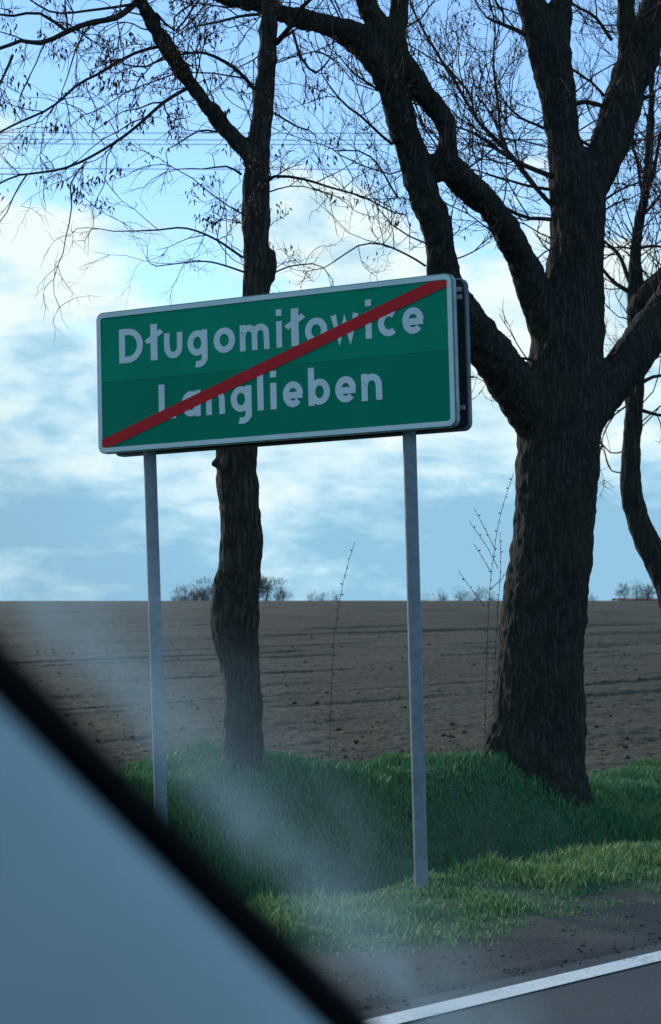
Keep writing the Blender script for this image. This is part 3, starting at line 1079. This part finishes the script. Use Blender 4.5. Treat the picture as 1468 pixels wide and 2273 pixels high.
far_spec = [
    (408, 1292, 50, 'small bushy far tree beside the left sign post', 1.5),
    (450, 1284, 62, 'second far tree, left of the slim trunk on the skyline', 1.8),
    (482, 1290, 40, 'far tree half hidden by the slim trunk on its left side', 1.5),
    (592, 1274, 70, 'largest far tree, rounded, right of the slim trunk', 2.2),
    (626, 1300, 40, 'low far bush at the foot of the rounded tree', .8),
    (690, 1312, 26, 'tiny far shrub left of centre on the skyline', .5),
    (715, 1311, 30, 'tiny far shrub at the middle of the skyline', .5),
    (745, 1313, 24, 'tiny far shrub behind the single bare shoot', .5),
    (945, 1309, 34, 'small far shrub right of the right sign post', .5),
    (985, 1306, 36, 'small far tree between right sign post and shoots', .6),
    (1020, 1304, 40, 'small far tree left of the budding shoots', .6),
    (1058, 1300, 44, 'small far tree behind the budding shoots', .7),
    (1088, 1306, 34, 'small far shrub close to the big trunk', .5),
    (1316, 1314, 22, 'tiny far shrub right of the big trunk', .4),
    (1385, 1296, 34, 'pale far tree at the right end of the skyline', .6),
    (1412, 1290, 30, 'middle one of the far trees at the right skyline end', .6),
    (1438, 1286, 34, 'rightmost far tree with a rounded crown on the skyline', .7),
]
for k, (px, tp, wp, lab, ft) in enumerate(far_spec):
    far_tree('far_tree', lab, px, tp, wp, 210 + 23 * (k % 4), 100 + k, ft)

rb = at(1445, 1345, 300)
barn = empty('far_barn', tuple(rb))
tag(barn, 'far red roofed barn just showing above the crest at right', 'barn')
M['red_roof'] = mat_noise('red_roof', (0.20, 0.06, 0.05), (0.26, 0.08, 0.06), 3, .8)
M['wall'] = mat_noise('barn_wall', (0.4, 0.36, 0.3), (0.5, 0.46, 0.4), 2, .9)
wv = 5.2
zt = at(1445, 1328, 300).z
bm = bmesh.new()
bmesh.ops.create_cube(bm, size=1, matrix=Matrix.Translation((rb.x, rb.y, rb.z + (zt - rb.z) * .25)) @ Matrix.Diagonal((2 * wv, 6, (zt - rb.z) * .5 + .6, 1)))
link('wall', bm_mesh('wall', bm), M['wall'], barn)
zb = rb.z + (zt - rb.z) * .5 + .32
link('roof', mesh_np('roof', [(rb.x - wv - .3, rb.y - 3.4, zb), (rb.x + wv + .3, rb.y - 3.4, zb), (rb.x + wv + .3, rb.y, zt), (rb.x - wv - .3, rb.y, zt), (rb.x - wv - .3, rb.y + 3.4, zb), (rb.x + wv + .3, rb.y + 3.4, zb)], [(0, 1, 2, 3), (3, 2, 5, 4)]), M['red_roof'], barn)

# ------------------------------------------------------------------ overhead wires
M['wire'] = mat_noise('wire', (0.05, 0.05, 0.055), (0.08, 0.08, 0.085), 1, .6)
for py, lab in ((296, 'topmost overhead wire crossing behind the trees'), (311, 'second overhead wire, close below the topmost'), (321, 'third overhead wire, faint, below the pair'), (376, 'lowest overhead wire crossing behind the trees')):
    Yw = 70.0
    a, b_ = at(-1500, py, Yw), at(2968, py, Yw)
    tt = np.linspace(0, 1, 24)
    p = np.array(a)[None] * (1 - tt)[:, None] + np.array(b_)[None] * tt[:, None]
    p[:, 2] += 0.35 * (2 * tt - 1) ** 2
    tb = Tubes()
    tb.add(p, np.full(24, .013), 5)
    o = tb.build('overhead_wire', M['wire'], None)
    tag(o, lab, 'wire', 'overhead wires')

# ------------------------------------------------------------------ the town-end sign
SC = Vector((-0.27298, 8.75922, 2.24401))
YAW, ROLL, SW, SH = -0.473206, 0.027863, 1.7659, 0.640
sx = Vector((math.cos(YAW), math.sin(YAW), 0))
nrm0 = Vector((math.sin(YAW), -math.cos(YAW), 0))       # faces the camera
up0 = Vector((0, 0, 1))
S_ = sx * math.cos(ROLL) + up0 * math.sin(ROLL)
U_ = -sx * math.sin(ROLL) + up0 * math.cos(ROLL)
N_ = nrm0
SM = Matrix(((S_.x, U_.x, N_.x, SC.x), (S_.y, U_.y, N_.y, SC.y), (S_.z, U_.z, N_.z, SC.z), (0, 0, 0, 1)))


def on_sign(px, py, off=0.0):
    """photograph pixel -> (s, t) in the sign's own plane"""
    o_ = Vector((0, 0, CZ))
    dv = at(px, py, 10.0) - o_
    k = (SC + N_ * off - o_).dot(N_) / dv.dot(N_)
    q = o_ + dv * k - SC
    return q.dot(S_), q.dot(U_)


sign = empty('town_sign', (0, 0, 0))
sign.matrix_world = SM
tag(sign, 'green town-name sign with white border crossed out by a red bar on two grey posts', 'road sign')


def spart(name, me, mat, parent=None, smooth=False):
    o_ = link(name, me, mat, None, smooth)
    o_.parent = parent or sign
    return o_


def rrect(w_, h_, r_, cx=0, cy=0, seg=6, corners=(1, 1, 1, 1)):
    """outline, counter-clockwise; corners: br, tr, tl, bl rounded or not"""
    pts = []
    for (qx, qy, a0), on in zip(((1, -1, -90), (1, 1, 0), (-1, 1, 90), (-1, -1, 180)), corners):
        if on:
            ox, oy = cx + qx * (w_ / 2 - r_), cy + qy * (h_ / 2 - r_)
            for k in range(seg + 1):
                a = R(a0 + 90 * k / seg)
                pts.append((ox + r_ * math.cos(a), oy + r_ * math.sin(a)))
        else:
            pts.append((cx + qx * w_ / 2, cy + qy * h_ / 2))
    return pts


def slab(name, outline, z0, z1, bev=0.0):
    bm_ = bmesh.new()
    lo = [bm_.verts.new((x, y, z0)) for x, y in outline]
    hi = [bm_.verts.new((x, y, z1)) for x, y in outline]
    bm_.faces.new(hi)
    bm_.faces.new(lo[::-1])
    n_ = len(outline)
    for k in range(n_):
        bm_.faces.new((lo[k], lo[(k + 1) % n_], hi[(k + 1) % n_], hi[k]))
    return bm_mesh(name, bm_)


def ring_slab(name, outer, inner, z0, z1):
    bm_ = bmesh.new()
    n_ = len(outer)
    A = [[bm_.verts.new((x, y, z)) for x, y in o2] for o2 in (outer, inner) for z in (z0, z1)]
    ol, oh, il, ih = A
    for k in range(n_):
        j = (k + 1) % n_
        bm_.faces.new((ol[k], ol[j], oh[j], oh[k]))
        bm_.faces.new((il[j], il[k], ih[k], ih[j]))
        bm_.faces.new((oh[k], oh[j], ih[j], ih[k]))
        bm_.faces.new((ol[j], ol[k], il[k], il[j]))
    return bm_mesh(name, bm_)


GAP = 0.0005
SEAM = on_sign(1000, 776)[1]
BR = 0.035
# two boards meet at a horizontal joint; the folded rim runs round behind them
hu, hl = SH / 2 - SEAM - GAP, SEAM + SH / 2 - GAP
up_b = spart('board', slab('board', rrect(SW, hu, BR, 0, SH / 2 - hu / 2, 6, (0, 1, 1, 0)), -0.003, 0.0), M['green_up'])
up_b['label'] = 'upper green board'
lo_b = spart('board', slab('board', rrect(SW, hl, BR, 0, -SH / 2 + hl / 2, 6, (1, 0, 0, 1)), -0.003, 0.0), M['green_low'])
lo_b['label'] = 'lower darker green board'
up_b.rotation_euler = (R(-0.35), 0, 0)
up_b.location = (0, 0, 0.0002)
spart('folded_rim', ring_slab('folded_rim', rrect(SW + .004, SH + .004, BR), rrect(SW - .006, SH - .006, BR - .004), -0.034, -0.0032), M['alu'])
BW = 0.021
spart('white_border', ring_slab('white_border', rrect(SW - .006, SH - .006, BR - .003), rrect(SW - 2 * BW - .006, SH - 2 * BW - .006, BR - .02), 0.0018, 0.0030), M['white'])

# letters, drawn as strokes; x-height 1
HS = 0.122
def arc(cx, cy, rx, ry, a0, a1, n_=14):
    return [(cx + rx * math.cos(R(a0 + (a1 - a0) * k / n_)), cy + ry * math.sin(R(a0 + (a1 - a0) * k / n_))) for k in range(n_ + 1)]


G = {
    'D': (1.0, [[(HS, 0), (HS, 1.35)], [(HS, HS), (.40, HS)] + arc(.40, .675, .46, .54, -90, 90) + [(HS, 1.35 - HS)]]),
    'l_stroke': (.56, [[(.28, 0), (.28, 1.42)], [(.0, .72), (.56, 1.12)]]),
    'u': (.82, [[(HS, 1), (HS, .42)] + arc(.41, .42, .275, .29, 180, 360) + [(.82 - HS, 1)]]),
    'g': (.86, [arc(.43, .5, .295, .365, 0, 360, 22), [(.86 - HS, 1), (.86 - HS, -.10)] + arc(.46, -.10, .265, .22, 0, -115, 9)]),
    'o': (.9, [arc(.45, .5, .315, .365, 0, 360, 24)]),
    'm': (1.3, [[(HS, 0), (HS, 1)], [(HS, .62)] + arc(.39, .62, .255, .245, 180, 0, 10) + [(.65, 0)], [(.65, .62)] + arc(.905, .62, .255, .245, 180, 0, 10) + [(1.3 - HS, 0)]]),
    'n': (.82, [[(HS, 0), (HS, 1)], [(HS, .58)] + arc(.41, .58, .275, .285, 180, 0, 12) + [(.82 - HS, 0)]]),
    'i': (.27, [[(HS, 0), (HS, 1)], [(HS, 1.2), (HS, 1.45)]]),
    'l': (.27, [[(HS, 0), (HS, 1.42)]]),
    'w': (1.2, [[(HS * .8, 1), (.36, HS * .5), (.60, .78), (.84, HS * .5), (1.2 - HS * .8, 1)]]),
    'c': (.80, [arc(.45, .5, .315, .365, 50, 310, 18)]),
    'e': (.88, [arc(.44, .5, .305, .365, 0, 318, 20), [(.16, .46), (.44 + .40, .46)]]),
    'L': (.70, [[(HS, 1.35), (HS, HS), (.70, HS)]]),
    'a': (.86, [arc(.43, .5, .295, .365, 0, 360, 22), [(.86 - HS, 1), (.86 - HS, 0)]]),
    'b': (.88, [[(HS, 0), (HS, 1.42)], arc(.45, .5, .295, .365, 0, 360, 22)]),
}


def ribbon(bm_, line, wd, sxs, sys, ox, oy, z0, z1):
    P_ = [Vector((x, y)) for x, y in line]
    closed = (P_[0] - P_[-1]).length < 1e-4
    if closed:
        P_ = P_[:-1]
    n_ = len(P_)
    L_, R_ = [], []
    for k in range(n_):
        a = P_[(k - 1) % n_] if (closed or k > 0) else P_[k]
        b2 = P_[(k + 1) % n_] if (closed or k < n_ - 1) else P_[k]
        d1 = (P_[k] - a)
        d2 = (b2 - P_[k])
        d1 = d1.normalized() if d1.length > 1e-6 else d2.normalized()
        d2 = d2.normalized() if d2.length > 1e-6 else d1
        tg = (d1 + d2).normalized()
        nn = Vector((-tg.y, tg.x))
        m_ = wd / max(.55, nn.dot(Vector((-d1.y, d1.x))))
        L_.append(P_[k] + nn * m_)
        R_.append(P_[k] - nn * m_)
    mk = lambda q, z: bm_.verts.new((ox + q.x * sxs, oy + q.y * sys, z))
    lt, rt_ = [mk(q, z1) for q in L_], [mk(q, z1) for q in R_]
    lb, rbm = [mk(q, z0) for q in L_], [mk(q, z0) for q in R_]
    for k in range(n_ if closed else n_ - 1):
        j = (k + 1) % n_
        bm_.faces.new((rt_[k], rt_[j], lt[j], lt[k]))
        bm_.faces.new((lt[k], lt[j], lb[j], lb[k]))
        bm_.faces.new((rt_[j], rt_[k], rbm[k], rbm[j]))
    if not closed:
        bm_.faces.new((rt_[0], lt[0], lb[0], rbm[0]))
        bm_.faces.new((lt[-1], rt_[-1], rbm[-1], lb[-1]))


def word(row, base_l, base_r, xh):
    for ch, x0, x1 in row:
        xm = (x0 + x1) / 2
        by = base_l[1] + (base_r[1] - base_l[1]) * (xm - base_l[0]) / (base_r[0] - base_l[0])
        s0, t0 = on_sign(x0, by)
        s1, t1 = on_sign(x1, by)
        s0c, t0 = on_sign(xm, by)
        wdt, strokes = G[ch]
        bm_ = bmesh.new()
        for k, ln in enumerate(strokes):
            wd = HS * (.80 if ch == 'l_stroke' and k == 1 else 1.0)
            ribbon(bm_, ln, wd, (s1 - s0) / wdt, xh, s0, t0, 0.0016, 0.0026 + 0.00025 * k)
        spart('letter', bm_mesh('letter', bm_), M['white'])


XH = on_sign(499, 727)[1] - on_sign(499, 785)[1]
word([('D', 266, 320), ('l_stroke', 326, 361), ('u', 366, 407), ('g', 417, 462), ('o', 475, 524), ('m', 534, 600), ('i', 615, 629), ('l_stroke', 637, 676), ('o', 678, 729),
      ('w', 737, 797), ('i', 813, 828), ('c', 840, 884), ('e', 894, 943)], (293, 805), (918, 742), XH)
word([('L', 354, 392), ('a', 404, 447), ('n', 459, 501), ('g', 513, 560), ('l', 573, 588), ('i', 602, 617), ('e', 629, 675), ('b', 686, 735), ('e', 745, 793), ('n', 804, 850)], (372, 930), (827, 889), XH)

# red bar
q = [on_sign(*p_) for p_ in ((228, 993), (252, 990), (993, 635), (993, 622), (953, 626), (228, 976))]
spart('red_bar', slab('red_bar', q, 0.0031, 0.0042), M['red'])

# rear sign on the other side of the posts, seen from behind and from its edge
DEPTH = 0.165
spart('rear_plate', slab('rear_plate', rrect(SW, SH + .004, BR, 0.002, -.002), -DEPTH, -DEPTH + .003), M['sign_back'])
spart('rear_rim', ring_slab('rear_rim', rrect(SW + .004, SH + .008, BR, 0.002, -.002), rrect(SW - .012, SH - .008, BR - .006, .002, -.002), -DEPTH + .0032, -DEPTH + .034), M['rear_alu'])


def sbox(name, x0, x1, y0, y1, z0, z1, mat, bev=.002):
    bm_ = bmesh.new()
    bmesh.ops.create_cube(bm_, size=1, matrix=Matrix.Translation(((x0 + x1) / 2, (y0 + y1) / 2, (z0 + z1) / 2)) @ Matrix.Diagonal((x1 - x0, y1 - y0, z1 - z0, 1)))
    bmesh.ops.bevel(bm_, geom=list(bm_.edges), offset=bev, segments=1, affect='EDGES')
    return spart(name, bm_mesh(name, bm_), mat)


for yy_ in (SH / 2 - .05, SH / 2 - .082, -SH / 2 + .09):
    sbox('rail', -SW / 2 + .03, SW / 2 - .012, yy_ - .010, yy_ + .010, -.060, -.0345, M['alu'])
    sbox('rail', -SW / 2 + .03, SW / 2 - .012, yy_ - .010, yy_ + .010, -DEPTH + .0345, -.118, M['alu'])
sbox('joint_strip', -SW / 2 + .004, SW / 2 - .004, SEAM - .015, SEAM + .015, -.008, -.0045, M['alu'], .001)
sbox('bracket', SW / 2 - .004, SW / 2 + .022, -.105, -.096, -DEPTH + .01, -DEPTH + .022, M['alu'], .001)

for px0, py0, px1, py1 in ((333, 1010, 358, 1800), (909, 960, 936, 1975)):
    s0, t0 = on_sign(px0, py0, -.089)
    s1, t1 = on_sign(px1, py1, -.089)
    dx_ = (s1 - s0) / (t1 - t0)
    tb = Tubes()
    tt = np.linspace(SH / 2 - .03, -2.75, 30)
    tb.add(np.stack([s0 + (tt - t0) * dx_, tt, np.full_like(tt, -.089)], -1), np.full_like(tt, .0290), 24)
    ps = spart('post', mesh_np('post', np.concatenate(tb.V), np.concatenate(tb.F)), M['zinc'], None, True)
    cp_ = Tubes()
    cp_.add(np.array([[s0 + (tt[0] - t0) * dx_, tt[0] - .01, -.089], [s0 + (tt[0] - t0) * dx_, tt[0] + .004, -.089], [s0 + (tt[0] - t0) * dx_, tt[0] + .006, -.089]]), [.031, .031, .001], 20)
    link('post_cap', mesh_np('post_cap', np.concatenate(cp_.V), np.concatenate(cp_.F)), M['rubber']).parent = ps
    for yy_ in (SH / 2 - .066, -SH / 2 + .09):
        cx_ = s0 + (yy_ - t0) * dx_
        cl = Tubes()
        cl.add(np.array([[cx_, yy_ - .02, -.089], [cx_, yy_ + .02, -.089]]), [.0325, .0325], 20)
        link('clamp', mesh_np('clamp', np.concatenate(cl.V), np.concatenate(cl.F)), M['alu'], None, True).parent = ps

# ------------------------------------------------------------------ the car we look out of: pillar, seal and windscreen
A0 = at(-260, 1206, 0.52)
A1 = at(972, 2450, 0.74)
ax = (A1 - A0).normalized()
view = (at(500, 1950, 0.63) - Vector((0, 0, CZ))).normalized()
nz = (-(view - ax * view.dot(ax))).normalized()      # towards the camera
by = nz.cross(ax).normalized()                        # across the pillar
if by.z < 0:
    by = -by
car = empty('car', tuple(A0))
tag(car, 'inside of a car: grey windscreen pillar, black seal and windscreen at lower left', 'car')
CM = Matrix(((ax.x, by.x, nz.x, A0.x), (ax.y, by.y, nz.y, A0.y), (ax.z, by.z, nz.z, A0.z), (0, 0, 0, 1)))
car.matrix_world = CM
LEN = (A1 - A0).length
PXM = 0.63 / F


def sweep(name, prof, mat, x0, x1, bow=0.0, n_=40, closed=False):
    """profile (y, z) carried along the pillar, slightly bowed"""
    V_, F_ = [], []
    k = len(prof)
    for a in range(n_ + 1):
        x = x0 + (x1 - x0) * a / n_
        c = (x / LEN - .5)
        off = bow * (0.25 - c * c) * 4
        for (y, z) in prof:
            V_.append((x, y + off, z))
    for a in range(n_):
        for b2 in range(k if closed else k - 1):
            j = (b2 + 1) % k
            F_.append((a * k + b2, a * k + j, (a + 1) * k + j, (a + 1) * k + b2))
    o_ = link(name, mesh_np(name, V_, F_), mat, None, True)
    o_.parent = car
    return o_


BOW = -0.0012
# trim: a broad soft-edged cover
prof = [(-.20, -.06), (-.17, -.01), (-.13, .012), (-.09, .018), (-.05, .016), (-.022, .0115), (-.011, .0075), (-.0065, .003), (-.0050, -.001), (-.0048, -.012)]
sweep('pillar_trim', prof, M['trim'], -.12, LEN + .15, BOW)
# seal: a rubber bead with a lip on the glass
prof = [(-.0060 + .0064 * math.cos(R(a)) + .0035, .0005 + .0065 * math.sin(R(a))) for a in range(0, 360, 24)]
sweep('window_seal', prof, M['rubber'], -.12, LEN + .15, BOW, closed=True)
prof = [(-.010, -.0075), (.0025, -.0075), (.0050, -.0105), (.0050, -.0125), (-.010, -.0125)]
sweep('seal_lip', prof, M['rubber'], -.12, LEN + .15, BOW, closed=True)

# windscreen edge; a pale dashboard reflection is painted into the glass along the pillar
m = bpy.data.materials.new('veiled_glass')
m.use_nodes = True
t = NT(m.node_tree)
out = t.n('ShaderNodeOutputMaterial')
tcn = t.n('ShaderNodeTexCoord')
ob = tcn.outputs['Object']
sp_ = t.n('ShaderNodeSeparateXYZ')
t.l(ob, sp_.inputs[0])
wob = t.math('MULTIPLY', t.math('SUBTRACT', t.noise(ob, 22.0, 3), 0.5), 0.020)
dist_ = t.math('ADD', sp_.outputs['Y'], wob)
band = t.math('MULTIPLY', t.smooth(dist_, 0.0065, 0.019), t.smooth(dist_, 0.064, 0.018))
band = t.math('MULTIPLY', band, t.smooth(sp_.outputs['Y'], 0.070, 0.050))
streak = t.noise(t.scalevec(t.vmath('ADD', ob, (0.3, 0, 0)), (14, 42, 14)), 1.6, 5, 0.55, 0.6)
streak2 = t.noise(t.scalevec(ob, (40, 60, 40)), 1.5, 4, 0.6, 0.5)
k_ = t.math('ADD', t.math('MULTIPLY', t.smooth(streak, 0.30, 0.75), 0.75), t.math('MULTIPLY', t.smooth(streak2, 0.4, 0.7), 0.25))
veil = t.math('MULTIPLY', t.math('ADD', t.math('MULTIPLY', k_, 0.65), 0.35), band)
veil = t.math('MULTIPLY', veil, 0.42)
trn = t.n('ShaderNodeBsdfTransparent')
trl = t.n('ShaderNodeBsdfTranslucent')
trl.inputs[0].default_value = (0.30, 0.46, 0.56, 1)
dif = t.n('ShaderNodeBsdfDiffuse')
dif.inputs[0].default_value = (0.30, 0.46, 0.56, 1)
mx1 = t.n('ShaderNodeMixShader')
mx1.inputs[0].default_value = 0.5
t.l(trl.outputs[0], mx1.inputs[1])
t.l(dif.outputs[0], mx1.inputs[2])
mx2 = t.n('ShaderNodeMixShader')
t.l(veil, mx2.inputs[0])
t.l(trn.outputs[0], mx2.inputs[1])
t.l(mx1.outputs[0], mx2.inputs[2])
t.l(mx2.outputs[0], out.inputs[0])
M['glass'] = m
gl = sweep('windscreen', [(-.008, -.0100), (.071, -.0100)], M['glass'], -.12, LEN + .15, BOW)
gl['label'] = 'windscreen glass along the seal, veiled by a pale painted reflection'

print('objects', len(bpy.data.objects))
